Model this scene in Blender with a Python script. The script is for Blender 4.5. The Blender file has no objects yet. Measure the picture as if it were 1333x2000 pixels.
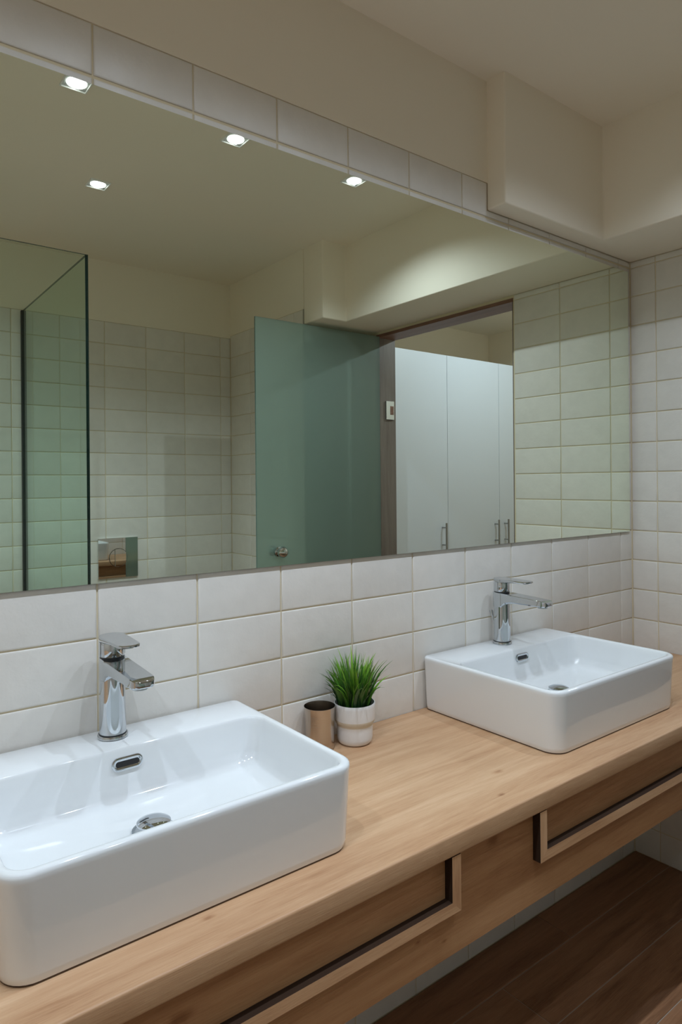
import bpy, bmesh, math, random
from mathutils import Vector, Matrix
random.seed(7)
S = bpy.context.scene
COL = S.collection
Z0 = 1.003                      # height of the tile datum row above the floor

# ------------------------------------------------------------------ camera
cam_d = bpy.data.cameras.new('camera')
cam = bpy.data.objects.new('camera', cam_d); COL.objects.link(cam)
F_PX, CY = 1307.1, 941.7
cam_d.sensor_fit = 'VERTICAL'; cam_d.sensor_height = 36.0
cam_d.lens = F_PX * 36.0 / 2000.0
cam_d.shift_y = -(1000.0 - CY) / 2000.0
cam_d.clip_start = 0.02
yaw, roll = 0.6581, -0.0086
f_ = Vector((math.sin(yaw), math.cos(yaw), 0)); r_ = Vector((math.cos(yaw), -math.sin(yaw), 0)); u_ = Vector((0, 0, 1))
r2 = r_ * math.cos(roll) + u_ * math.sin(roll); u2 = u_ * math.cos(roll) - r_ * math.sin(roll)
M = Matrix.Identity(4)
for i in range(3):
    M[i][0] = r2[i]; M[i][1] = u2[i]; M[i][2] = -f_[i]
M[0][3], M[1][3], M[2][3] = -2.2004, -1.2099, 0.2747 + Z0
cam.matrix_world = M
S.camera = cam

# ------------------------------------------------------------------ world, exposure, render quality
w = bpy.data.worlds.new('world'); S.world = w; w.use_nodes = True
w.node_tree.nodes['Background'].inputs[0].default_value = (0.02, 0.02, 0.02, 1)
w.node_tree.nodes['Background'].inputs[1].default_value = 0.0
S.view_settings.view_transform = 'Standard'; S.view_settings.look = 'None'
S.view_settings.gamma = 1.0; S.view_settings.use_curve_mapping = False
S.view_settings.exposure = 0.17
cy = S.cycles
cy.max_bounces = 10; cy.diffuse_bounces = 7; cy.glossy_bounces = 6; cy.transmission_bounces = 6; cy.transparent_max_bounces = 16
cy.use_adaptive_sampling = True; cy.adaptive_threshold = 0.025
cy.sample_clamp_indirect = 8.0
cy.blur_glossy = 0.6
cy.caustics_reflective = True; cy.caustics_refractive = False
LAMP_W = 15.6                   # watts of each ceiling spot
LAMP_COL = (0.85, 1.0, 1.18)

# ------------------------------------------------------------------ materials
MATS = {}
def nodes(name):
    m = bpy.data.materials.new(name); m.use_nodes = True
    nt = m.node_tree; b = nt.nodes['Principled BSDF']
    MATS[name] = m
    return m, nt, b
def N(nt, t, **kw):
    n = nt.nodes.new(t)
    for k, v in kw.items(): setattr(n, k, v)
    return n
def simple(name, col, rough=0.5, metal=0.0, spec=0.5, coat=0.0):
    m, nt, b = nodes(name)
    b.inputs['Base Color'].default_value = (*col, 1); b.inputs['Roughness'].default_value = rough
    b.inputs['Metallic'].default_value = metal; b.inputs['Specular IOR Level'].default_value = spec
    b.inputs['Coat Weight'].default_value = coat; b.inputs['Coat Roughness'].default_value = 0.05
    return m
def add_bump(nt, b, scale, strength, dist=0.002, detail=3.0, vec=None):
    tc = N(nt, 'ShaderNodeTexCoord'); n = N(nt, 'ShaderNodeTexNoise'); bp = N(nt, 'ShaderNodeBump')
    n.inputs['Scale'].default_value = scale; n.inputs['Detail'].default_value = detail
    bp.inputs['Strength'].default_value = strength; bp.inputs['Distance'].default_value = dist
    nt.links.new(tc.outputs['Object'], n.inputs['Vector'])
    nt.links.new(n.outputs['Fac'], bp.inputs['Height']); nt.links.new(bp.outputs['Normal'], b.inputs['Normal'])
    return bp
def ramp(nt, stops):
    r = N(nt, 'ShaderNodeValToRGB'); e = r.color_ramp.elements
    while len(e) < len(stops): e.new(0.5)
    for el, (p, c) in zip(e, stops): el.position = p; el.color = (*c, 1)
    return r

def tile_material(name, base, vary):
    m, nt, b = nodes(name)
    oi = N(nt, 'ShaderNodeObjectInfo')
    r = ramp(nt, [(0.0, tuple(c * (1 - vary) for c in base)), (1.0, tuple(min(1, c * (1 + vary)) for c in base))])
    nt.links.new(oi.outputs['Random'], r.inputs['Fac'])
    tc = N(nt, 'ShaderNodeTexCoord')
    off = N(nt, 'ShaderNodeVectorMath', operation='ADD')
    sc = N(nt, 'ShaderNodeVectorMath', operation='SCALE'); sc.inputs['Scale'].default_value = 3.0
    nt.links.new(oi.outputs['Location'], sc.inputs[0]); nt.links.new(tc.outputs['Object'], off.inputs[0]); nt.links.new(sc.outputs[0], off.inputs[1])
    n1 = N(nt, 'ShaderNodeTexNoise'); n1.inputs['Scale'].default_value = 22; n1.inputs['Detail'].default_value = 2
    n2 = N(nt, 'ShaderNodeTexNoise'); n2.inputs['Scale'].default_value = 190; n2.inputs['Detail'].default_value = 4
    for n in (n1, n2): nt.links.new(off.outputs[0], n.inputs['Vector'])
    mx = N(nt, 'ShaderNodeMixRGB', blend_type='MULTIPLY'); mx.inputs['Fac'].default_value = 1
    r2_ = ramp(nt, [(0.3, (0.95, 0.95, 0.95)), (0.7, (1, 1, 1))])
    nt.links.new(n1.outputs['Fac'], r2_.inputs['Fac'])
    nt.links.new(r.outputs['Color'], mx.inputs['Color1']); nt.links.new(r2_.outputs['Color'], mx.inputs['Color2'])
    nt.links.new(mx.outputs['Color'], b.inputs['Base Color'])
    b1 = N(nt, 'ShaderNodeBump'); b1.inputs['Strength'].default_value = 0.5; b1.inputs['Distance'].default_value = 0.003
    b2 = N(nt, 'ShaderNodeBump'); b2.inputs['Strength'].default_value = 0.35; b2.inputs['Distance'].default_value = 0.0006
    nt.links.new(n1.outputs['Fac'], b1.inputs['Height']); nt.links.new(n2.outputs['Fac'], b2.inputs['Height'])
    nt.links.new(b1.outputs['Normal'], b2.inputs['Normal']); nt.links.new(b2.outputs['Normal'], b.inputs['Normal'])
    b.inputs['Roughness'].default_value = 0.38; b.inputs['Specular IOR Level'].default_value = 0.5
    return m
TILE_RGB = (0.745, 0.705, 0.65)
tile_material('tile_glaze', TILE_RGB, 0.03)

def grout_material():
    m, nt, b = nodes('grout')
    b.inputs['Base Color'].default_value = (0.70, 0.60, 0.42, 1); b.inputs['Roughness'].default_value = 0.9
    add_bump(nt, b, 300, 0.3, 0.001)
grout_material()
def plaster(name, col):
    m, nt, b = nodes(name)
    b.inputs['Base Color'].default_value = (*col, 1); b.inputs['Roughness'].default_value = 0.75; b.inputs['Specular IOR Level'].default_value = 0.3
    add_bump(nt, b, 9, 0.25, 0.006, 5)
plaster('plaster', (0.85, 0.775, 0.65))
plaster('ceiling_paint', (0.87, 0.80, 0.68))

def wood(name, stops, axis='X', rough=0.45, fine=1.0, knots=(), seed=0.0, spec=0.4, per_object=False):
    m, nt, b = nodes(name)
    tc = N(nt, 'ShaderNodeTexCoord'); mp = N(nt, 'ShaderNodeMapping')
    mp.inputs['Location'].default_value = (seed, seed * 1.7, seed * 0.6)
    if per_object:
        oi = N(nt, 'ShaderNodeObjectInfo'); cmb = N(nt, 'ShaderNodeVectorMath', operation='SCALE'); cmb.inputs['Scale'].default_value = 5.3
        ad = N(nt, 'ShaderNodeVectorMath', operation='ADD')
        nt.links.new(oi.outputs['Location'], cmb.inputs[0]); nt.links.new(tc.outputs['Object'], ad.inputs[0]); nt.links.new(cmb.outputs[0], ad.inputs[1])
        nt.links.new(ad.outputs[0], mp.inputs['Vector'])
    else:
        nt.links.new(tc.outputs['Object'], mp.inputs['Vector'])
    stretch = {'X': (1.0, 12.0, 12.0), 'Z': (12.0, 12.0, 1.0), 'Y': (12.0, 1.0, 12.0)}[axis]
    st = N(nt, 'ShaderNodeVectorMath', operation='MULTIPLY'); st.inputs[1].default_value = stretch
    nt.links.new(mp.outputs['Vector'], st.inputs[0])
    # long soft bands
    n1 = N(nt, 'ShaderNodeTexNoise'); n1.inputs['Scale'].default_value = 1.6; n1.inputs['Detail'].default_value = 3; n1.inputs['Distortion'].default_value = 0.5
    # cathedral figure
    wv = N(nt, 'ShaderNodeTexNoise'); wv.inputs['Scale'].default_value = 3.6; wv.inputs['Detail'].default_value = 5; wv.inputs['Roughness'].default_value = 0.65; wv.inputs['Distortion'].default_value = 1.2
    # fine pores
    st2 = N(nt, 'ShaderNodeVectorMath', operation='MULTIPLY')
    st2.inputs[1].default_value = tuple(s * (2.2 if s == 1.0 else 4.6) for s in stretch)
    nt.links.new(mp.outputs['Vector'], st2.inputs[0])
    n3 = N(nt, 'ShaderNodeTexNoise'); n3.inputs['Scale'].default_value = 8.5; n3.inputs['Detail'].default_value = 4; n3.inputs['Roughness'].default_value = 0.7
    nt.links.new(st.outputs[0], n1.inputs['Vector']); nt.links.new(st.outputs[0], wv.inputs['Vector']); nt.links.new(st2.outputs[0], n3.inputs['Vector'])
    a = N(nt, 'ShaderNodeMath', operation='MULTIPLY'); a.inputs[1].default_value = 0.52
    c = N(nt, 'ShaderNodeMath', operation='MULTIPLY_ADD'); c.inputs[1].default_value = 0.40
    d = N(nt, 'ShaderNodeMath', operation='MULTIPLY_ADD'); d.inputs[1].default_value = 0.26 * fine
    nt.links.new(n1.outputs['Fac'], a.inputs[0]); nt.links.new(wv.outputs['Fac'], c.inputs[0]); nt.links.new(a.outputs[0], c.inputs[2])
    nt.links.new(n3.outputs['Fac'], d.inputs[0]); nt.links.new(c.outputs[0], d.inputs[2])
    off_ = N(nt, 'ShaderNodeMath', operation='SUBTRACT'); off_.inputs[1].default_value = 0.10; nt.links.new(d.outputs[0], off_.inputs[0])
    last = off_
    for (kx, ky, kz, kr) in knots:
        dv = N(nt, 'ShaderNodeVectorMath', operation='SUBTRACT'); dv.inputs[1].default_value = (kx, ky, kz)
        sc = N(nt, 'ShaderNodeVectorMath', operation='MULTIPLY'); sc.inputs[1].default_value = (0.45 / kr, 1.0 / kr, 1.0 / kr) if axis == 'X' else (1 / kr, 1 / kr, .45 / kr)
        ln = N(nt, 'ShaderNodeVectorMath', operation='LENGTH')
        nz = N(nt, 'ShaderNodeTexNoise'); nz.inputs['Scale'].default_value = 60; nz.inputs['Detail'].default_value = 2
        j = N(nt, 'ShaderNodeMath', operation='MULTIPLY_ADD'); j.inputs[1].default_value = 1.2
        mr = N(nt, 'ShaderNodeMapRange', interpolation_type='SMOOTHSTEP'); mr.inputs['From Min'].default_value = 0.6; mr.inputs['From Max'].default_value = 2.2
        mr.inputs['To Min'].default_value = 0.24; mr.inputs['To Max'].default_value = 0.0
        sb = N(nt, 'ShaderNodeMath', operation='SUBTRACT')
        nt.links.new(tc.outputs['Object'], dv.inputs[0]); nt.links.new(dv.outputs[0], sc.inputs[0]); nt.links.new(sc.outputs[0], ln.inputs[0])
        nt.links.new(tc.outputs['Object'], nz.inputs['Vector'])
        nt.links.new(nz.outputs['Fac'], j.inputs[0]); nt.links.new(ln.outputs['Value'], j.inputs[2])
        nt.links.new(j.outputs[0], mr.inputs['Value'])
        nt.links.new(last.outputs[0], sb.inputs[0]); nt.links.new(mr.outputs[0], sb.inputs[1]); last = sb
    r = ramp(nt, stops)
    nt.links.new(last.outputs[0], r.inputs['Fac']); nt.links.new(r.outputs['Color'], b.inputs['Base Color'])
    bp = N(nt, 'ShaderNodeBump'); bp.inputs['Strength'].default_value = 0.3; bp.inputs['Distance'].default_value = 0.0008
    nt.links.new(n3.outputs['Fac'], bp.inputs['Height']); nt.links.new(bp.outputs['Normal'], b.inputs['Normal'])
    b.inputs['Roughness'].default_value = rough; b.inputs['Specular IOR Level'].default_value = spec
    return m
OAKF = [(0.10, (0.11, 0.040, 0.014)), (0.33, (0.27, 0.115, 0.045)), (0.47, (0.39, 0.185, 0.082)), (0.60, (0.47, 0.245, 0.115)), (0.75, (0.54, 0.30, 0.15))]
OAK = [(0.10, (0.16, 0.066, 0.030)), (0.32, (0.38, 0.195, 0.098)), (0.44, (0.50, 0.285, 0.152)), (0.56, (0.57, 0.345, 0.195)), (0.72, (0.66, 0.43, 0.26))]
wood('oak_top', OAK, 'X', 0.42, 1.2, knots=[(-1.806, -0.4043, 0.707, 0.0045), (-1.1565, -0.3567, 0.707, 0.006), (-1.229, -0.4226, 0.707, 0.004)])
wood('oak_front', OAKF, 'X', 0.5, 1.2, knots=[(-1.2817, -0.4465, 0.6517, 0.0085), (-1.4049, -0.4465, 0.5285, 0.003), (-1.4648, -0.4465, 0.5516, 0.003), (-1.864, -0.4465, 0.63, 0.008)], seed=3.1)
OAKR = [(p, tuple(min(1, v * 1.18) for v in c)) for p, c in OAK]
wood('oak_rail', OAKR, 'X', 0.5, 1.0, seed=6.3)
wood('oak_post', OAKR, 'Z', 0.5, 1.0, seed=8.9)
FLOORW = [(0.2, (0.09, 0.036, 0.015)), (0.42, (0.20, 0.090, 0.040)), (0.58, (0.31, 0.15, 0.072)), (0.8, (0.42, 0.22, 0.115))]
wood('floor_plank', FLOORW, 'X', 0.5, 1.4, seed=1.3, per_object=True)
simple('floor_joint', (0.40, 0.33, 0.26), 0.9)
wood('door_lining', [(0.2, (0.10, 0.045, 0.03)), (0.45, (0.20, 0.10, 0.068)), (0.6, (0.27, 0.145, 0.10)), (0.8, (0.33, 0.19, 0.135))], 'Y', 0.5, 1.0, seed=2.2)
wood('door_jamb', [(0.2, (0.10, 0.075, 0.06)), (0.45, (0.17, 0.135, 0.115)), (0.6, (0.21, 0.17, 0.145)), (0.8, (0.25, 0.205, 0.17))], 'Z', 0.5, 1.0, seed=5.2)

simple('ceramic', (0.80, 0.81, 0.815), 0.07, 0, 0.5, 0.6)
simple('chrome', (0.62, 0.65, 0.68), 0.04, 1.0)
simple('plate_chrome', (0.72, 0.74, 0.74), 0.02, 1.0)
simple('black_rubber', (0.015, 0.016, 0.018), 0.4)
simple('dark_hole', (0.01, 0.01, 0.012), 0.5)
simple('white_trim', (0.85, 0.86, 0.86), 0.35)
simple('lamp_housing', (0.45, 0.47, 0.47), 0.35)
simple('cabinet_white', (0.74, 0.785, 0.86), 0.4)
simple('cabinet_edge', (0.45, 0.45, 0.44), 0.6)
simple('handle_steel', (0.42, 0.42, 0.42), 0.3, 1.0)
simple('glass_edge', (0.006, 0.018, 0.018), 0.12, 0, 0.6)
simple('tile_trim_metal', (0.42, 0.41, 0.36), 0.4, 0.6)
simple('soil', (0.03, 0.022, 0.015), 0.9)
simple('pot_glaze', (0.78, 0.765, 0.75), 0.3, 0, 0.5)
simple('pot_clay', (0.66, 0.585, 0.465), 0.75)
simple('painted_edge_shade', (0.035, 0.018, 0.010), 0.85, 0, 0.15)  # deep shade inside the handle frames, put into the colour
simple('silicone', (0.07, 0.042, 0.03), 0.6)
simple('mirror_edge', (0.05, 0.085, 0.07), 0.25)

def steel():
    m, nt, b = nodes('brushed_steel')
    b.inputs['Metallic'].default_value = 1; b.inputs['Base Color'].default_value = (0.56, 0.51, 0.46, 1); b.inputs['Roughness'].default_value = 0.17
    b.inputs['Anisotropic'].default_value = 0.6
    tc = N(nt, 'ShaderNodeTexCoord'); mp = N(nt, 'ShaderNodeMapping'); mp.inputs['Scale'].default_value = (1, 1, 90)
    n = N(nt, 'ShaderNodeTexNoise'); n.inputs['Scale'].default_value = 14
    bp = N(nt, 'ShaderNodeBump'); bp.inputs['Strength'].default_value = 0.25; bp.inputs['Distance'].default_value = 0.0004
    nt.links.new(tc.outputs['Object'], mp.inputs['Vector']); nt.links.new(mp.outputs['Vector'], n.inputs['Vector'])
    nt.links.new(n.outputs['Fac'], bp.inputs['Height']); nt.links.new(bp.outputs['Normal'], b.inputs['Normal'])
steel()
def mirror_mat():
    m, nt, b = nodes('mirror_silver')
    b.inputs['Metallic'].default_value = 1; b.inputs['Roughness'].default_value = 0.0
    b.inputs['Base Color'].default_value = (0.90, 0.97, 0.86, 1)
    b.inputs['Specular Tint'].default_value = (0.90, 0.97, 0.86, 1)
mirror_mat()
def clear_glass(name, tint, gloss=1.0):
    m = bpy.data.materials.new(name); m.use_nodes = True; nt = m.node_tree; nt.nodes.clear(); MATS[name] = m
    out = N(nt, 'ShaderNodeOutputMaterial'); tr = N(nt, 'ShaderNodeBsdfTransparent'); gl = N(nt, 'ShaderNodeBsdfGlossy'); mx = N(nt, 'ShaderNodeMixShader'); fr = N(nt, 'ShaderNodeFresnel')
    fr.inputs['IOR'].default_value = 1.3
    tr.inputs['Color'].default_value = (*tint, 1); gl.inputs['Roughness'].default_value = 0.0; gl.inputs['Color'].default_value = (0.9, 1, 0.95, 1)
    ge = N(nt, 'ShaderNodeNewGeometry'); iv = N(nt, 'ShaderNodeMath', operation='SUBTRACT'); iv.inputs[0].default_value = 1.0
    ml = N(nt, 'ShaderNodeMath', operation='MULTIPLY')
    nt.links.new(ge.outputs['Backfacing'], iv.inputs[1]); nt.links.new(fr.outputs[0], ml.inputs[0]); nt.links.new(iv.outputs[0], ml.inputs[1])
    nt.links.new(ml.outputs[0], mx.inputs[0]); nt.links.new(tr.outputs[0], mx.inputs[1]); nt.links.new(gl.outputs[0], mx.inputs[2]); nt.links.new(mx.outputs[0], out.inputs['Surface'])
clear_glass('shower_glass', (0.905, 0.955, 0.93))
def frosted():
    m = bpy.data.materials.new('frosted_glass'); m.use_nodes = True; nt = m.node_tree; nt.nodes.clear(); MATS['frosted_glass'] = m
    out = N(nt, 'ShaderNodeOutputMaterial')
    rf = N(nt, 'ShaderNodeBsdfRefraction'); rf.inputs['IOR'].default_value = 1.08; rf.inputs['Roughness'].default_value = 0.28; rf.inputs['Color'].default_value = (0.80, 0.93, 0.87, 1)
    df = N(nt, 'ShaderNodeBsdfDiffuse'); df.inputs['Color'].default_value = (0.44, 0.55, 0.50, 1)
    tl = N(nt, 'ShaderNodeBsdfTranslucent'); tl.inputs['Color'].default_value = (0.44, 0.55, 0.50, 1)
    tp = N(nt, 'ShaderNodeBsdfTransparent'); tp.inputs['Color'].default_value = (0.8, 0.93, 0.87, 1)
    gl = N(nt, 'ShaderNodeBsdfGlossy'); gl.inputs['Roughness'].default_value = 0.35
    m1 = N(nt, 'ShaderNodeMixShader'); m1.inputs[0].default_value = 0.5
    m2 = N(nt, 'ShaderNodeMixShader'); m2.inputs[0].default_value = 0.52
    m3 = N(nt, 'ShaderNodeMixShader'); m3.inputs[0].default_value = 0.22
    m4 = N(nt, 'ShaderNodeMixShader'); m4.inputs[0].default_value = 0.05
    nt.links.new(df.outputs[0], m1.inputs[1]); nt.links.new(tl.outputs[0], m1.inputs[2])
    nt.links.new(rf.outputs[0], m2.inputs[1]); nt.links.new(m1.outputs[0], m2.inputs[2])
    nt.links.new(m2.outputs[0], m3.inputs[1]); nt.links.new(tp.outputs[0], m3.inputs[2])
    nt.links.new(m3.outputs[0], m4.inputs[1]); nt.links.new(gl.outputs[0], m4.inputs[2])
    nt.links.new(m4.outputs[0], out.inputs['Surface'])
frosted()
def emitter(name, col, strength):
    m, nt, b = nodes(name)
    b.inputs['Emission Color'].default_value = (*col, 1); b.inputs['Emission Strength'].default_value = strength
    b.inputs['Base Color'].default_value = (0.8, 0.8, 0.8, 1)
emitter('lamp_lens', (0.97, 1.0, 1.0), 6.0)
def leafmat():
    m, nt, b = nodes('grass_leaf')
    at = N(nt, 'ShaderNodeAttribute'); at.attribute_name = 'tone'
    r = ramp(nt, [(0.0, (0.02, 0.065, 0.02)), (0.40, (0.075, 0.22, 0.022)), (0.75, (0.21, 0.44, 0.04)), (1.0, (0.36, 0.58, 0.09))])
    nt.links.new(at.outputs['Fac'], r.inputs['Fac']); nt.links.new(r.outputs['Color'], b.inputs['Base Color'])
    b.inputs['Roughness'].default_value = 0.42
leafmat()

# ------------------------------------------------------------------ mesh helpers (local coordinates)
def mesh_obj(name, bm, mat, parent=None, loc=(0, 0, 0), rot=(0, 0, 0), smooth=None):
    me = bpy.data.meshes.new(name); bm.normal_update(); bm.to_mesh(me); bm.free()
    for mt in (mat if isinstance(mat, (list, tuple)) else [mat]): me.materials.append(MATS[mt])
    if smooth is not None:
        me.shade_smooth(); me.set_sharp_from_angle(angle=math.radians(smooth))
    o = bpy.data.objects.new(name, me); COL.objects.link(o)
    o.location = loc; o.rotation_euler = rot
    if parent: o.parent = parent
    return o
def box(bm, x0, x1, y0, y1, z0, z1, mi=0):
    vs = [bm.verts.new(p) for p in ((x0, y0, z0), (x1, y0, z0), (x1, y1, z0), (x0, y1, z0), (x0, y0, z1), (x1, y0, z1), (x1, y1, z1), (x0, y1, z1))]
    fs = []
    for q in ((0, 3, 2, 1), (4, 5, 6, 7), (0, 1, 5, 4), (1, 2, 6, 5), (2, 3, 7, 6), (3, 0, 4, 7)):
        f = bm.faces.new([vs[i] for i in q]); f.material_index = mi; fs.append(f)
    return vs, fs
def boxm(*a):
    bm = bmesh.new(); box(bm, *a); return bm
def bevelled(bm, off, seg=2, angle=30):
    es = [e for e in bm.edges if len(e.link_faces) == 2 and e.calc_face_angle(0) > math.radians(angle)]
    bmesh.ops.bevel(bm, geom=es, offset=off, segments=seg, profile=0.5, affect='EDGES'); return bm
def lathe(profile, n=40, cap0=True, cap1=True):
    bm = bmesh.new(); rings = []
    for r, z in profile:
        rings.append([bm.verts.new((r * math.cos(2 * math.pi * i / n), r * math.sin(2 * math.pi * i / n), z)) for i in range(n)])
    for a, b in zip(rings, rings[1:]):
        for i in range(n): bm.faces.new((a[i], a[(i + 1) % n], b[(i + 1) % n], b[i]))
    if cap0: bm.faces.new(rings[0][::-1])
    if cap1: bm.faces.new(rings[-1])
    return bm
def loft(rings, close0=True, close1=True, bm=None):
    bm = bm or bmesh.new(); R = [[bm.verts.new(p) for p in r] for r in rings]; n = len(R[0])
    for a, b in zip(R, R[1:]):
        for i in range(n): bm.faces.new((a[i], a[(i + 1) % n], b[(i + 1) % n], b[i]))
    if close0: bm.faces.new(R[0][::-1])
    if close1: bm.faces.new(R[-1])
    return bm
def prism(poly, z0, z1):
    return loft([[(x, y, z0) for x, y in poly], [(x, y, z1) for x, y in poly]])
def empty(name, loc, label=None, cat=None, group=None, kind=None):
    o = bpy.data.objects.new(name, None); COL.objects.link(o); o.location = loc; o.empty_display_size = 0.05
    tag(o, label, cat, group, kind); return o
def tag(o, label=None, cat=None, group=None, kind=None):
    if label: o['label'] = label
    if cat: o['category'] = cat
    if group: o['group'] = group
    if kind: o['kind'] = kind
    return o

# ------------------------------------------------------------------ tiles
GAP = 0.0031
_tc = {}
def tile_mesh(wd, ht):
    k = (round(wd, 4), round(ht, 4))
    if k in _tc: return _tc[k]
    bm = bmesh.new()
    a, h = wd / 2, ht / 2
    e = min(0.0035, a * 0.45, h * 0.45)
    def ring(ins, y): return [(-a + ins, y, -h + ins), (a - ins, y, -h + ins), (a - ins, y, h - ins), (-a + ins, y, h - ins)]
    # front face at y = 0 looking to -y; edge rounds back into the bed
    loft([ring(0, 0.007), ring(0, 0.0016), ring(e * 0.3, 0.0005), ring(e, 0.0)], close0=False, close1=True, bm=bm)
    bmesh.ops.recalc_face_normals(bm, faces=bm.faces)
    me = bpy.data.meshes.new('tile'); bm.normal_update()
    cen = sum((f.normal.y for f in bm.faces))
    if cen > 0: bmesh.ops.reverse_faces(bm, faces=bm.faces)
    bm.to_mesh(me); bm.free(); me.materials.append(MATS['tile_glaze']); me.shade_smooth(); me.set_sharp_from_angle(angle=math.radians(50))
    _tc[k] = me; return me
def lay_tiles(wall, us, zs, place, rotz, skip=None):
    """us, zs: joint positions along the wall and up; place(u) -> (x, y) of the wall face"""
    for u0, u1 in zip(us, us[1:]):
        for z0, z1 in zip(zs, zs[1:]):
            if skip and skip((u0 + u1) / 2, (z0 + z1) / 2): continue
            wd, ht = abs(u1 - u0) - GAP, z1 - z0 - GAP
            if wd < 0.004 or ht < 0.004: continue
            o = bpy.data.objects.new('tile', tile_mesh(wd, ht)); COL.objects.link(o)
            x, y = place((u0 + u1) / 2)
            o.location = (x, y, (z0 + z1) / 2 + Z0)
            o.rotation_euler = (random.gauss(0, 0.0022), 0, rotz + random.gauss(0, 0.0018))
            o.parent = wall
def grid(start, step, lo, hi):
    v = [lo]; k = math.floor((lo - start) / step) - 1
    while True:
        k += 1; p = start + k * step
        if p >= hi - 1e-4: break
        if p > lo + 0.004: v.append(p)
    v.append(hi); return v

XL, YB, ZC = -3.3, -2.129, 1.377
FL = -1.003
ROWS = grid(0.0, 0.1003, FL, 1.0003 + 0.0)      # datum rows on the mirror and right walls
XS, YJ = -0.401, -1.407                         # side wall plane, return wall plane
SOF = 1.022                                     # underside of the boxed beam
DO0, DO1, DZ = -0.507, -1.347, 1.007            # doorway

# ---- wall with the mirror
def zz(v): return v + Z0
bm = bmesh.new(); box(bm, XL - .1, 0.12, 0.0028, 0.12, zz(FL) - .05, zz(1.097))
wall_front = tag(mesh_obj('wall_front', bm, 'grout'), 'cream tiled wall carrying the wide mirror and the worktop', kind='structure')
mesh_obj('plaster_band', boxm(XL - .1, 0.12, -0.0002, 0.12, zz(1.097), zz(ZC) + .05), 'plaster', wall_front)
ux = [0.0] + [-0.0729 - 0.1937 * k for k in range(0, 17)]
ux = [u for u in ux if u > XL] + [XL]
MX0, MX1, MZ0, MZ1 = -3.0, -0.0235, 0.0985, 0.9835
def hid(u, z): return (MX0 < u < MX1 - 0.05 and MZ0 + .01 < z < MZ1 - 0.06)
lay_tiles(wall_front, ux, ROWS, lambda u: (u, 0.0), 0.0, hid)
lay_tiles(wall_front, [u for u in ux if u < -0.75] , [1.003, 1.097], lambda u: (u, 0.0), 0.0)
lay_tiles(wall_front, [u for u in ux if u > -0.86], [1.003, SOF], lambda u: (u, 0.0), 0.0)
lay_tiles(wall_front, [-0.745, -0.0729 - 0.1937 * 4], [1.003, 1.097], lambda u: (u, 0.0), 0.0)

# ---- right wall with the doorway
bm = bmesh.new()
box(bm, 0.0028, 0.112, DO0 + .0, 0.0, zz(FL) - .05, zz(SOF) + .02)
box(bm, 0.0028, 0.112, DO1, DO0, zz(DZ), zz(SOF) + .02)
box(bm, 0.0028, 0.112, YJ - .02, DO1, zz(FL) - .05, zz(SOF) + .02)
wall_right = tag(mesh_obj('wall_right', bm, 'grout'), 'cream tiled end wall beside the doorway', kind='structure')
mesh_obj('plaster_band', boxm(0.0, 0.112, YJ - .02, 0.0, zz(SOF) + .02, zz(ZC) + .05), 'plaster', wall_right)
mesh_obj('grout_bead', boxm(-0.0016, 0.004, -0.0016, 0.004, 0.0, zz(SOF)), 'grout', wall_right)
uy = [0.0, -0.0885, -0.291, DO0 + 0.004]
lay_tiles(wall_right, uy, ROWS + [SOF], lambda u: (0.0, u), -math.pi / 2)

# ---- return wall behind the open door and the side wall that runs back from it
bm = bmesh.new(); box(bm, XS + .0028, 0.112, YB - .1, YJ - .0028, zz(FL) - .05, zz(1.094))
wall_return = tag(mesh_obj('wall_return', bm, 'grout'), 'tiled return wall behind the open glass door', kind='structure')
mesh_obj('plaster_band', boxm(XS, 0.112, YB - .1, YJ, zz(1.094), zz(ZC) + .05), 'plaster', wall_return)
BROWS = [v for v in [0.9705 - 0.1085 * k for k in range(18, -1, -1)]]
BROWS = [FL] + [v for v in BROWS if v > FL + .01]
lay_tiles(wall_return, [0.0, -0.19, XS + .004], BROWS + [1.016], lambda u: (u, YJ), math.pi)
uys = [YJ - .004] + [YB + 0.2117 * k for k in range(3, -1, -1)]
lay_tiles(wall_return, uys, BROWS + [1.094], lambda u: (XS, u), -math.pi / 2)
mesh_obj('corner_trim', boxm(XS - .0015, XS + .006, YJ - .006, YJ + .0015, zz(FL), zz(1.094)), 'tile_trim_metal', wall_return)

# ---- back wall
bm = bmesh.new(); box(bm, XL - .1, XS + .1, YB - .1, YB - .0028, zz(FL) - .05, zz(1.080))
wall_back = tag(mesh_obj('wall_back', bm, 'grout'), 'cream tiled back wall seen in the mirror', kind='structure')
mesh_obj('plaster_band', boxm(XL - .1, XS + .1, YB - .1, YB, zz(1.080), zz(ZC) + .05), 'plaster', wall_back)
ub = [XS] + [-0.4635 - 0.2117 * k for k in range(0, 14)]
ub = [u for u in ub if u > XL] + [XL]
lay_tiles(wall_back, ub, BROWS + [1.080], lambda u: (u, YB), math.pi)

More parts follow.
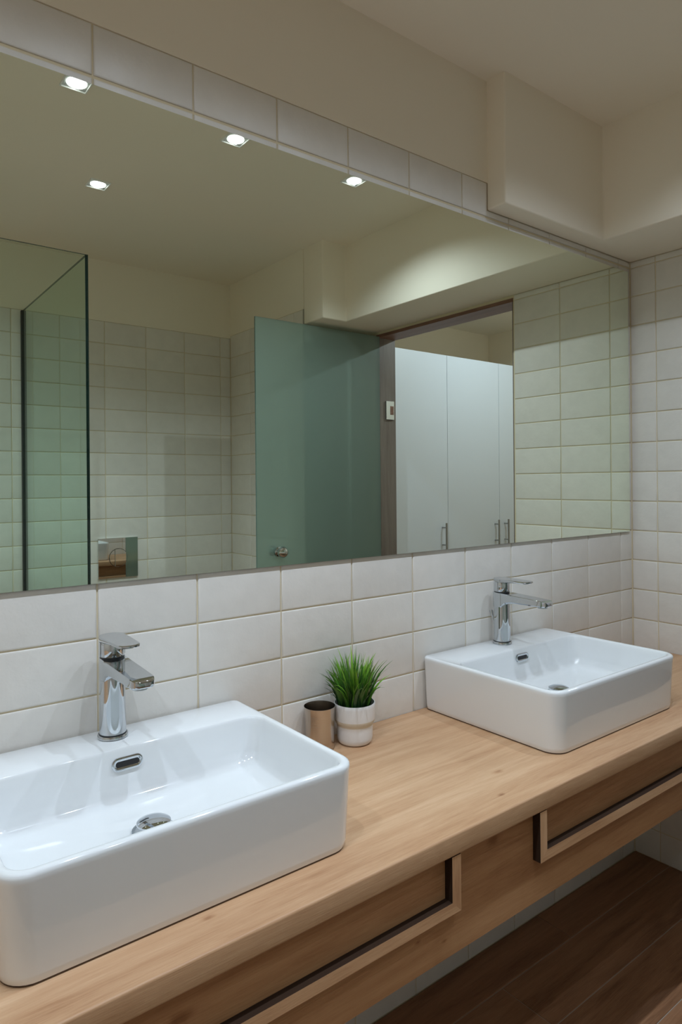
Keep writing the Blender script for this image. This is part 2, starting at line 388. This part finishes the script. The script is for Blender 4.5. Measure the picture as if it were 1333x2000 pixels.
# ---- left wall, ceiling, floor
tag(mesh_obj('wall_left', boxm(XL - .1, XL, YB - .1, 0.1, zz(FL) - .05, zz(ZC) + .05), 'plaster'), 'plain plastered end wall', kind='structure')
tag(mesh_obj('ceiling', boxm(XL - .1, 2.1, -2.3, 0.12, zz(ZC), zz(ZC) + .1), 'ceiling_paint'), 'plain warm white plaster ceiling with square spots', kind='structure')
poly = [(0.0, 0.0), (-0.745, 0.0), (-0.745, -0.062), (-0.267, -0.062), (-0.267, -1.252), (-0.401, -1.252), (-0.401, YJ + .0), (0.0, YJ + .0)]
bm = prism(poly, zz(SOF), zz(ZC) + .01)
bmesh.ops.recalc_face_normals(bm, faces=bm.faces)
es = [e for e in bm.edges if len(e.link_faces) == 2 and e.calc_face_angle(0) > 0.5 and (abs(e.verts[0].co.y) > 0.001 or abs(e.verts[1].co.y) > 0.001) and (abs(e.verts[0].co.x) > 0.001 or abs(e.verts[1].co.x) > 0.001)
      and min(e.verts[0].co.z, e.verts[1].co.z) < zz(ZC)]
bmesh.ops.bevel(bm, geom=es, offset=0.006, segments=3, profile=0.5, affect='EDGES')
tag(mesh_obj('ceiling_beam', bm, 'plaster', smooth=40), 'boxed plaster beam dropping from the ceiling over the doorway', kind='structure')

floor = tag(mesh_obj('floor', boxm(XL, 2.1, YB - .1, 0.0, -0.06, -0.0015), 'floor_joint'), 'dark brown wood look plank floor', kind='structure')
rows_y = [0.0, -0.118, -0.270, -0.414] + [-0.414 - 0.149 * k for k in range(1, 13)]
joint0 = {0: -0.553, 1: -0.856, 2: -0.25, 3: -0.95}
plank_cache = {}
for i, (ya, yb) in enumerate(zip(rows_y, rows_y[1:])):
    yb = max(yb, YB)
    if ya <= YB + .01: break
    j0 = joint0.get(i, random.uniform(-1.1, 0))
    cuts = sorted([XL] + [j0 + 1.2 * k for k in range(-4, 4) if XL + .05 < j0 + 1.2 * k < 1.95] + [2.0])
    for xa, xb in zip(cuts, cuts[1:]):
        L, Wd = xb - xa - .0022, ya - yb - .0022
        key = (round(L, 3), round(Wd, 3))
        if key not in plank_cache:
            b_ = boxm(-L / 2, L / 2, -Wd / 2, Wd / 2, -0.008, 0.0)
            top = [e for e in b_.edges if all(v.co.z > -0.001 for v in e.verts)]
            bmesh.ops.bevel(b_, geom=top, offset=0.0008, segments=1, affect='EDGES')
            me = bpy.data.meshes.new('plank'); b_.to_mesh(me); b_.free(); me.materials.append(MATS['floor_plank']); plank_cache[key] = me
        o = bpy.data.objects.new('plank', plank_cache[key]); COL.objects.link(o)
        o.location = ((xa + xb) / 2, (ya + yb) / 2, 0); o.parent = floor

# ---- room beyond the doorway
tag(mesh_obj('wall_hall_back', boxm(0.112, 2.1, -2.3, -2.13, -.05, zz(ZC) + .05), 'plaster'), 'plain plaster wall above the tall white cupboards', kind='structure')
tag(mesh_obj('wall_hall_end', boxm(1.80, 2.1, -2.13, 0.12, -.05, zz(ZC) + .05), 'plaster'), 'plain plaster end wall of the hall beyond the doorway', kind='structure')
tag(mesh_obj('wall_hall_front', boxm(0.112, 1.8, 0.0, 0.12, -.05, zz(ZC) + .05), 'plaster'), 'plain plaster wall across the hall', kind='structure')

# ---- doorway lining
lining = empty('trim_1', (0, DO1, 0), 'brown wooden lining of the doorway', kind='structure')
b_ = boxm(-0.001, 0.113, 0, DO0 - DO1, zz(DZ) - .012, zz(DZ) + .003); mesh_obj('head', b_, 'door_lining', lining)
b_ = boxm(-0.001, 0.113, -0.002, 0.014, 0, zz(DZ) - .012); mesh_obj('jamb', b_, 'door_jamb', lining)
b_ = boxm(0.004, 0.113, DO0 - DO1 - .006, DO0 - DO1 + .003, 0, zz(DZ) - .012); mesh_obj('jamb', b_, 'door_jamb', lining)

# ---- open frosted glass door
YD = -1.322
door = empty('door_1', (-0.006, YD, 0), 'open frosted green glass door with a chrome ball knob', kind='structure')
DT = zz(0.997)
bm = bmesh.new(); vs, fs = box(bm, -0.712, 0.0, -0.004, 0.004, 0.008, DT)
for f in fs:
    if abs(f.normal.y) < 0.5 and False: f.material_index = 1
bm.normal_update()
for f in bm.faces:
    if abs(f.normal.y) < 0.5: f.material_index = 1
simple('frosted_edge', (0.10, 0.17, 0.15), 0.3)
mesh_obj('glass_leaf', bm, ['frosted_glass', 'frosted_edge'], door)
prof = [(0.006, 0.004), (0.015, 0.0045), (0.016, 0.007), (0.008, 0.010), (0.007, 0.014), (0.014, 0.019), (0.0185, 0.027), (0.0185, 0.032), (0.014, 0.040), (0.006, 0.0435)]
for sgn in (1, -1):
    k = mesh_obj('knob', lathe(prof, 28), 'chrome', door, (-0.603, 0, zz(-0.031)), (-sgn * math.pi / 2, 0, 0), smooth=40); k.scale = (1.35, 1.35, 1.35)
for hz in (0.635, -0.72):
    h = empty('hinge', (0.0, 0, zz(hz))); h.parent = door
    h.location = (0.075, -0.0095, zz(hz))
    mesh_obj('hinge_plate', bevelled(boxm(-0.026, 0.026, -0.001, 0.007, -0.046, 0.046), 0.003), 'chrome', h, smooth=40)
    mesh_obj('hinge_inset', boxm(0.000, 0.022, 0.0068, 0.008, -0.022, 0.022), 'door_lining', h)

# ------------------------------------------------------------------ mirror
mir = empty('wall_mirror', (MX1, 0, zz(MZ0)), 'wide frameless mirror fixed on the tiled wall above the basins', 'mirror')
bm = bmesh.new(); vs, fs = box(bm, MX0 - MX1, 0.0, -0.0060, -0.0005, 0, MZ1 - MZ0)
bm.normal_update()
for f in bm.faces:
    f.material_index = 0 if f.normal.y < -0.5 else 1
mesh_obj('mirror_glass', bm, ['mirror_silver', 'mirror_edge'], mir)

# ------------------------------------------------------------------ worktop and vanity
ZT = -0.296; YF = -0.4645
b_ = boxm(-2.75, -0.0015, YF, -0.001, zz(ZT) - 0.0355, zz(ZT))
fe = [e for e in b_.edges if all(abs(v.co.y - YF) < 1e-4 for v in e.verts) and abs(e.verts[0].co.z - e.verts[1].co.z) < 1e-5]
bmesh.ops.bevel(b_, geom=fe, offset=0.0035, segments=3, profile=0.5, affect='EDGES')
top = tag(mesh_obj('worktop', b_, 'oak_top', smooth=40), 'thick oak worktop running along the tiled wall under both basins', 'worktop')
van = empty('vanity_cabinet', (0, 0, zz(-0.505)), 'shallow oak drawer unit hung below the worktop', 'cabinet')
YP = -0.4465
def vpart(name, b, mat, par=van): 
    o = mesh_obj(name, b, mat, par); return o
H0 = -0.505
def loc(b):   # world-built mesh moved under the vanity's origin
    for v in b.verts: v.co.z -= zz(H0)
    return b
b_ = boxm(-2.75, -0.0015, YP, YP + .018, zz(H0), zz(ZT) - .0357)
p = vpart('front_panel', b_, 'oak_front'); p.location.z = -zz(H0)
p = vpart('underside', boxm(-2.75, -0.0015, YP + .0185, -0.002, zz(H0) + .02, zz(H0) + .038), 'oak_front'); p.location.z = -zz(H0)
for nm, xa, xb in (('near', -2.20, -1.3825), ('far', -1.1700, -0.352)):
    fr = empty('handle_frame', (0, 0, 0)); fr.parent = van
    fw = 0.0205
    zb, zt = zz(-0.4245) - zz(H0), zz(ZT) - .0362 - zz(H0)
    def bar(n, pts, mat):
        b = bmesh.new()
        A = [b.verts.new((x, YF + .0012, z)) for x, z in pts]; B = [b.verts.new((x, YP - .0003, z)) for x, z in pts]
        b.faces.new(A); b.faces.new(B[::-1])
        for i in range(4): b.faces.new((A[i], B[i], B[(i + 1) % 4], A[(i + 1) % 4]))
        bmesh.ops.recalc_face_normals(b, faces=b.faces)
        b.normal_update()
        for f in b.faces: f.material_index = 0 if f.normal.y < -.5 else 1  # all but the front faces get the painted shade
        mesh_obj(n, b, [mat, 'painted_edge_shade'], fr)
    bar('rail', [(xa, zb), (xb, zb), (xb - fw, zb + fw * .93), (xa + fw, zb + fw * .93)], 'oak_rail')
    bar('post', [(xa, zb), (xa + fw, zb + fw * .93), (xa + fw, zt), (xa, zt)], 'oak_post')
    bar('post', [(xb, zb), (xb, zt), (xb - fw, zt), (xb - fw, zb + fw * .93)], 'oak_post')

# ------------------------------------------------------------------ basins
def rrect(x0, x1, y0, y1, rad, z, nc=8, ne=6):
    """y0 back, y1 front (more negative); rad = (back, front)"""
    pts = []
    rb, rf = rad
    cor = [((x1 - rf, y1 + rf), rf, -90), ((x1 - rb, y0 - rb), rb, 0), ((x0 + rb, y0 - rb), rb, 90), ((x0 + rf, y1 + rf), rf, 180)]
    for (c, r, a0) in cor:
        arc = [(c[0] + r * math.cos(math.radians(a0 + 90 * i / nc)), c[1] + r * math.sin(math.radians(a0 + 90 * i / nc))) for i in range(nc + 1)]
        if pts:
            p, q = pts[-1], arc[0]
            pts += [(p[0] + (q[0] - p[0]) * i / ne, p[1] + (q[1] - p[1]) * i / ne) for i in range(1, ne)]
        pts += arc
    p, q = pts[-1], pts[0]
    pts += [(p[0] + (q[0] - p[0]) * i / ne, p[1] + (q[1] - p[1]) * i / ne) for i in range(1, ne)]
    return [(x, y, z) for x, y in pts]
BW, BD, BH = 0.256, 0.393, 0.1325
def basin_bm():
    R = []
    def out(ins, z): R.append(rrect(-BW + ins, BW - ins, -0.0005 - ins * .3, -BD + ins, (0.012, 0.036), z))
    out(0.009, 0.0); out(0.007, 0.003); out(0.0055, 0.012); out(0.001, BH - .012); out(0.0004, BH - .006); out(0.0014, BH - .0022); out(0.0042, BH - .0002); out(0.0065, BH)
    def inn(hx, yb, yf, rb, rf, z): R.append(rrect(-hx, hx, yb, yf, (rb, rf), z))
    inn(.2445, -.0985, -.3815, .028, .028, BH - .0002)
    inn(.2425, -.1005, -.3797, .028, .028, BH - .0016)
    inn(.2408, -.1022, -.3780, .028, .028, BH - .0055)
    inn(.2393, -.1040, -.3765, .029, .029, BH - .016)
    inn(.2345, -.1085, -.3725, .031, .031, .075)
    inn(.2300, -.1130, -.3690, .034, .034, .0605)
    inn(.2225, -.1205, -.3620, .037, .037, .0525)
    inn(.2050, -.1370, -.3460, .040, .040, .0480)
    inn(.1600, -.1620, -.3150, .045, .045, .0450)
    inn(.0900, -.1850, -.2750, .035, .035, .0415)
    inn(.0350, -.1900, -.2450, .025, .025, .0385)
    bm = loft(R)
    bmesh.ops.recalc_face_normals(bm, faces=bm.faces)
    return bm
def stadium(hw, hh, n=12):
    pts = []
    for i in range(n + 1):
        a = -math.pi / 2 + math.pi * i / n; pts.append((hw - hh + hh * math.cos(a), hh * math.sin(a)))
    for i in range(n + 1):
        a = math.pi / 2 + math.pi * i / n; pts.append((-hw + hh + hh * math.cos(a), hh * math.sin(a)))
    return pts
def make_basin(x, off, label):
    t = empty('wash_basin', (x, -0.0045, zz(ZT) + .0006), label, 'basin', 'white vessel basins on the worktop')
    mesh_obj('basin_body', basin_bm(), 'ceramic', t, smooth=60)
    # overflow: chrome stadium ring with a dark slot, lying on the sloped back of the bowl
    ov = empty('overflow', (off, -0.1062, 0.1075)); ov.parent = t; ov.rotation_euler = (math.radians(-8), 0, 0)
    def st(hw, hh, y): return [(px, y, pz) for px, pz in stadium(hw, hh)]
    mesh_obj('overflow_ring', loft([st(.0262, .0108, 0.004), st(.0262, .0108, -0.0018), st(.0245, .0091, -0.0030), st(.0222, .0068, -0.0028), st(.0198, .0044, -0.0012), st(.0198, .0044, 0.004)], False, False), 'chrome', ov, smooth=50)
    mesh_obj('overflow_slot', loft([st(.0200, .0046, -0.0014), st(.0200, .0046, 0.004)]), 'dark_hole', ov)
    dr = empty('drain', (off, -0.2175, 0.0385)); dr.parent = t
    mesh_obj('drain_flange', lathe([(.0, .0012), (.031, .0016), (.0335, .0032), (.0325, .0044), (.024, .0042), (.020, .0030), (.0, .003)], 40, False, False), 'chrome', dr, smooth=50)
    mesh_obj('drain_stem', lathe([(.009, .0), (.009, .013)], 20), 'chrome', dr, smooth=40)
    mesh_obj('drain_cap', lathe([(.010, .0105), (.0235, .0115), (.0258, .0135), (.0255, .0158), (.021, .0185), (.012, .0205), (.003, .0212)], 40), 'chrome', dr, smooth=50)
    # silicone bead where the basin meets the worktop
    o = [(px, py, 0.0001) for px, py, _ in rrect(-BW + .0080, BW - .0080, -0.002, -BD + .0080, (0.012, 0.036), 0)]
    o2 = [(px, py, 0.0022) for px, py, _ in rrect(-BW + .0076, BW - .0076, -0.002, -BD + .0076, (0.012, 0.036), 0)]
    mesh_obj('sealant', loft([o, o2], False, False), 'silicone', t)
    return t
b1 = make_basin(-1.7965, -0.008, 'white rectangular basin next to the steel tumbler')
b2 = make_basin(-0.7600, 0.004, 'white rectangular basin in the corner by the end wall')

# ------------------------------------------------------------------ taps
def make_tap(x, y, z, label, popup):
    t = empty('basin_tap', (x, y, z), label, 'tap', 'chrome mixer taps')
    mesh_obj('base_ring', lathe([(.0245, .0), (.0255, .001), (.0255, .005), (.0245, .0065), (.0225, .007)], 44), 'chrome', t, smooth=40)
    mesh_obj('base_seal', lathe([(.0232, .0068), (.0232, .0084)], 44), 'black_rubber', t, smooth=40)
    # column and spout are one casting: rings along the column, then the flat spout
    body = lathe([(.0226, .0082), (.0226, .010), (.0222, .03), (.0215, .07), (.0212, .10), (.0212, .1355)], 44)
    mesh_obj('body', body, 'chrome', t, smooth=40)
    # spout: cross sections from the back of the column to the tip
    def sec(yy, hw, zt, zb, rr=0.003):
        r_ = min(rr, (zt - zb) * .45)
        pts = []
        for (cx, cz, a0) in ((hw - r_ * .5, zt - r_ * .5, 90), (-hw + r_ * .5, zt - r_ * .5, 180)):
            pass
        e = r_
        return [(hw - e * .3, yy, zt), (-hw + e * .3, yy, zt), (-hw, yy, zt - e * .3), (-hw, yy, zb + e), (-hw + e, yy, zb), (hw - e, yy, zb), (hw, yy, zb + e), (hw, yy, zt - e * .3)]
    secs = [sec(.0215, .009, .1385, .100), sec(.0195, .0135, .1384, .098), sec(.013, .0188, .1382, .096), sec(.004, .0211, .1379, .096), sec(-.012, .0213, .1374, .1000), sec(-.022, .0212, .1370, .1090), sec(-.030, .0211, .1367, .1128), sec(-.045, .0209, .1362, .1152),
            sec(-.09, .0204, .1346, .1163), sec(-.125, .0199, .1332, .1165), sec(-.137, .0196, .1326, .1166), sec(-.144, .0180, .1315, .1170), sec(-.1485, .0150, .1295, .1180), sec(-.1505, .0105, .1270, .1200)]
    sp = loft(secs); bmesh.ops.recalc_face_normals(sp, faces=sp.faces)
    mesh_obj('spout', sp, 'chrome', t, smooth=28)
    mesh_obj('aerator', lathe([(.0115, .1125), (.0125, .1135), (.0125, .118)], 28), 'lamp_housing', t, (0, -.129, 0), smooth=40)
    mesh_obj('collar', lathe([(.0205, .1372), (.0205, .1405)], 44), 'black_rubber', t, smooth=40)
    lv = empty('lever', (0, 0, 0)); lv.parent = t
    mesh_obj('cartridge_cap', lathe([(.0203, .1405), (.0208, .1412), (.0208, .165), (.0203, .166)], 44), 'chrome', lv, smooth=40)
    # lever handle: flat tongue, rounded over the cap and tapering to a soft blunt tip
    n = 14; plan = []
    for i in range(n + 1):
        a = math.pi * i / n; plan.append((.0218 * math.cos(a), .0218 * math.sin(a)))
    plan += [(-.0218, -.016), (-.0205, -.045), (-.0182, -.083), (-.0150, -.0895), (-.008, -.0930), (0, -.0940), (.008, -.0930), (.0150, -.0895), (.0182, -.083), (.0205, -.045), (.0218, -.016)]
    def lz(yy, up): 
        tt = max(0, min(1, (.0218 - yy) / .116))
        return (.1755 - .0005 * tt) if up else (.1640 + .0060 * min(1, tt * 1.6))
    hb = bmesh.new()
    loft([[(px * .96, py * .985, lz(py, False)) for px, py in plan], [(px, py, lz(py, False) + .0012) for px, py in plan], [(px, py, lz(py, True) - .0012) for px, py in plan], [(px * .97, py * .985, lz(py, True)) for px, py in plan]], bm=hb)
    bmesh.ops.recalc_face_normals(hb, faces=hb.faces)
    mesh_obj('handle', hb, 'chrome', lv, smooth=32)
    # rear skirt of the handle, hugging the back half of the cap
    ri, ro = .0209, .0218
    arc = [math.radians(-8 + 196 * i / 20) for i in range(21)]
    sk = bmesh.new()
    g = [[sk.verts.new((r * math.cos(a), r * math.sin(a), z_)) for a in arc] for r, z_ in ((ri, .1418), (ro, .1418), (ro, .1660), (ri, .1660))]
    for a, b in zip(g, g[1:] + g[:1]):
        for i in range(20): sk.faces.new((a[i], a[i + 1], b[i + 1], b[i]))
    sk.faces.new([q[0] for q in g]); sk.faces.new([q[-1] for q in g][::-1])
    bmesh.ops.recalc_face_normals(sk, faces=sk.faces)
    mesh_obj('handle_skirt', sk, 'chrome', lv, smooth=40)
    if popup:
        pr = empty('popup_rod', (-.003, .0195, .035)); pr.parent = t; pr.rotation_euler = (math.radians(-17), 0, 0)
        mesh_obj('rod', lathe([(.0022, .0), (.0022, .034)], 14), 'chrome', pr, smooth=40)
        mesh_obj('rod_knob', lathe([(.0024, .033), (.0034, .037), (.0050, .047), (.0052, .050), (.0044, .052)], 20), 'chrome', pr, smooth=40)
    return t
ZD = zz(ZT) + BH + .0008
make_tap(-1.8065, -0.0465, ZD, 'chrome mixer tap on the basin next to the steel tumbler', True)
make_tap(-0.7560, -0.0465, ZD, 'chrome mixer tap on the basin in the corner by the end wall', True)

# ------------------------------------------------------------------ tumbler and potted grass
cup = empty('tumbler', (-1.3585, -0.0385, zz(ZT) + .0004), 'slim brushed steel tumbler beside the white plant pot', 'tumbler')
mesh_obj('tumbler_wall', lathe([(.0, .0), (.0305, .0), (.0318, .002), (.0312, .02), (.0312, .05), (.0322, .072), (.0338, .0888), (.0341, .0895), (.0334, .0895), (.0316, .072), (.0305, .05), (.0305, .004), (.0, .004)], 48, False, False), 'brushed_steel', cup, smooth=40)
pot = empty('potted_grass', (-1.2795, -0.0605, zz(ZT) + .0004), 'bushy green artificial grass in a small white ceramic pot', 'plant')
pb = lathe([(.0, .0), (.030, .0), (.0345, .0015), (.0378, .006), (.0392, .014), (.0395, .030), (.0397, .040), (.0412, .044), (.0435, .0475), (.0445, .053), (.0450, .066), (.0455, .080), (.0455, .0865), (.0446, .0882), (.0432, .0878), (.0424, .080), (.0420, .060), (.0, .060)], 56, False, False)
for f in pb.faces:
    zc_ = f.calc_center_median().z; rr = f.calc_center_median().xy.length
    if .0399 < zc_ < .0505 and rr > .0395 * .9: f.material_index = 1
mesh_obj('pot', pb, ['pot_glaze', 'pot_clay'], pot, smooth=40)
mesh_obj('soil', lathe([(.0, .074), (.03, .0755), (.0424, .073)], 40, False, False), 'soil', pot, smooth=60)
def grass():
    bm = bmesh.new(); tl = bm.loops.layers.float_color.new('tone')
    rnd = random.Random(21)
    for k in range(280):
        a = rnd.uniform(0, 2 * math.pi); rr = .034 * math.sqrt(rnd.random())
        bx, by = rr * math.cos(a), rr * math.sin(a)
        out = rr / .034
        lean = out * rnd.uniform(.10, .62) + rnd.uniform(0, .12)
        da = a + rnd.gauss(0, .5)
        L = rnd.uniform(.075, .142) * (1 - .18 * out); wd = rnd.uniform(.0024, .0047)
        if k % 6 == 0: wd *= .45; lean += .12
        tone = rnd.random()
        dx, dy = math.cos(da), math.sin(da)
        fa = rnd.uniform(0, math.pi); sx, sy = math.cos(fa), math.sin(fa)
        prev = None; px, py, pz = bx, by, .074; lean *= (1.0 if dx < 0 else .72); th = lean * .3
        n = 6
        for i in range(n + 1):
            t = i / n
            ww = wd * (1 - t ** 2.2) * (0.75 + .5 * t * (1 - t) * 2) + .00012
            # keep the blades in front of the tiled wall
            cyy = min(py, .0560)
            cur = [bm.verts.new((px - sx * ww, min(cyy - sy * ww, .0585), pz)), bm.verts.new((px + sx * ww, min(cyy + sy * ww, .0585), pz))]
            if prev:
                f = bm.faces.new((prev[0], prev[1], cur[1], cur[0])); f.smooth = True
                for lp in f.loops:
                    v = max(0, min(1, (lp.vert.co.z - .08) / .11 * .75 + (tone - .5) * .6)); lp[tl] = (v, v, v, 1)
            prev = cur
            th += lean * (0.22 + .28 * t)
            px += dx * math.sin(th) * L / n; py += dy * math.sin(th) * L / n; pz += math.cos(th) * L / n
    return bm
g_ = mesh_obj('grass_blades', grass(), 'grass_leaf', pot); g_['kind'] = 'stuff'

# ------------------------------------------------------------------ ceiling spots
def downlight(x, y, label, group='square ceiling spots', watts=LAMP_W, z=ZC, ang=141, blend=0.76):
    t = empty('ceiling_spot', (x, y, zz(z)), label, 'downlight', group)
    bm = bmesh.new(); s0, s1 = .0360, .0325
    R = [[(sx * s, sy * s, h) for sx, sy in ((-1, -1), (1, -1), (1, 1), (-1, 1))] for s, h in ((s0, 0.001), (s0, -.005), (s1, -.006), (s1, 0.001))]
    loft(R, False, False, bm); bmesh.ops.recalc_face_normals(bm, faces=bm.faces)
    mesh_obj('trim_frame', bm, 'white_trim', t)
    mesh_obj('backplate', boxm(-s1, s1, -s1, s1, -.0022, 0.0008), 'lamp_housing', t)
    mesh_obj('lens', lathe([(.0265, -.0022), (.0265, -.0042), (.024, -.0050)][::-1], 36), 'lamp_lens', t, smooth=40)
    ld = bpy.data.lights.new('lamp', 'SPOT'); ld.energy = watts; ld.color = LAMP_COL; ld.spot_size = math.radians(ang); ld.spot_blend = blend; ld.shadow_soft_size = .006
    lo = bpy.data.objects.new('lamp', ld); COL.objects.link(lo); lo.parent = t; lo.location = (0, 0, -.0115)
    return t
downlight(-0.6605, -0.700, 'square ceiling spot closest to the doorway beam')
downlight(-1.1500, -0.697, 'square ceiling spot second from the doorway beam in the row along the mirror')
downlight(-1.6450, -0.690, 'square ceiling spot third from the doorway beam in the row along the mirror')
downlight(-2.1350, -0.690, 'square ceiling spot fourth from the doorway beam in the row along the mirror')
downlight(-2.6250, -0.690, 'added unseen square ceiling spot, fifth from the doorway beam in the row along the mirror')  # unseen lamp added at the row's end to lift the bounce light
downlight(-1.3970, -1.284, 'single square ceiling spot between the mirror row and the back wall', ang=92, blend=1.0)
downlight(-2.10, -1.70, 'square ceiling spot inside the glass shower', watts=LAMP_W * .55)
downlight(0.95, -0.75, 'square ceiling spot in the hall before the white cupboards', watts=LAMP_W * 1.2, ang=165, blend=0.1)

# ------------------------------------------------------------------ shower glass
def panel(name, x0, x1, y0, y1, label):
    bm = boxm(x0, x1, y0, y1, 0.0, zz(1.073)); bm.normal_update()
    thin_x = (x1 - x0) < (y1 - y0)
    for f in bm.faces:
        big = abs(f.normal.x) > .5 if thin_x else abs(f.normal.y) > .5
        f.material_index = 0 if big else 1
    return tag(mesh_obj(name, bm, ['shower_glass', 'glass_edge']), label, 'glass panel')
panel('shower_screen', -1.82, -1.468, -1.186, -1.178, 'clear green tinted shower glass panel parallel to the mirror')
ps = panel('shower_screen', -1.476, -1.468, YB + .0005, -1.1865, 'clear shower glass panel running to the tiled back wall')
mesh_obj('wall_channel', boxm(-1.482, -1.462, YB + .0003, YB + .02, 0.0, zz(1.073)), 'black_rubber', ps)

# ------------------------------------------------------------------ flush plate
fp = empty('flush_plate', (-1.0425, YB, zz(-0.0915)), 'square chrome toilet flush plate with a split round button', 'flush plate')
bm = boxm(-.0985, .0985, 0.0005, 0.011, -.0985, .0985); bevelled(bm, .0015, 2)
mesh_obj('plate', bm, 'plate_chrome', fp, smooth=40)
mesh_obj('button_gap', lathe([(.0, .0111), (.0467, .0112), (.0467, .0105)], 56, False, False), 'dark_hole', fp, (0, 0, 0), (-math.pi / 2, 0, 0))
def seg(x_lo, x_hi, r):
    pts = []
    n = 48
    for i in range(n):
        a = 2 * math.pi * i / n; pts.append((max(x_lo, min(x_hi, r * math.cos(a))), r * math.sin(a)))
    return pts
for xl, xh in ((-.018 + .0008, .05), (-.05, -.018 - .0008)):
    rr = .045
    pts = []
    for i in range(64):
        a = 2 * math.pi * i / 64; x = rr * math.cos(a); z_ = rr * math.sin(a)
        if xl <= x <= xh: pts.append((x, z_))
    e = xl if xl > -.04 else xh
    hz = math.sqrt(rr * rr - e * e)
    pts += [(e, hz), (e, -hz)]
    cx = sum(q[0] for q in pts) / len(pts); pts.sort(key=lambda q: math.atan2(q[1], q[0] - cx))
    b_ = loft([[(x, .0105, z_) for x, z_ in pts], [(x, .0135, z_) for x, z_ in pts], [(cx + (x - cx) * .97, .0148, z_ * .97) for x, z_ in pts]])
    bmesh.ops.recalc_face_normals(b_, faces=b_.faces)
    mesh_obj('flush_button', b_, 'plate_chrome', fp, smooth=30)

# ------------------------------------------------------------------ tall cupboards in the hall
YCAB = -1.612
def cupboard(x0, x1, hx, label):
    t = empty('tall_cupboard', (x0, YCAB, 0), label, 'cupboard', 'tall white cupboards beyond the doorway')
    wd = x1 - x0
    mesh_obj('carcass', boxm(0.001, wd - .001, -.505, -.0205, 0.0, zz(1.035)), 'cabinet_edge', t)
    d = mesh_obj('cupboard_door', bevelled(boxm(.0015, wd - .0015, -.0195, 0, .06, zz(1.036)), .0008, 1), 'cabinet_white', t)
    h = empty('bar_handle', (hx, 0, zz(-.055))); h.parent = d
    mesh_obj('bar', lathe([(.006, -.08), (.006, .08)], 16), 'handle_steel', h, (0, .034, 0), smooth=40)
    for s in (-.052, .052):
        mesh_obj('bar_stud', lathe([(.0045, 0), (.0045, .030)], 12), 'handle_steel', h, (0, 0.0003, s), (-math.pi / 2, 0, 0), smooth=40)
    return t
cupboard(0.307, 0.790, 0.433, 'tall white cupboard door next to the doorway jamb with a bar handle')
cupboard(0.790, 1.273, 0.435, 'wide white cupboard door in the middle of the cupboard run')
cupboard(1.273, 1.756, 0.048, 'white cupboard at the end of the hall run')
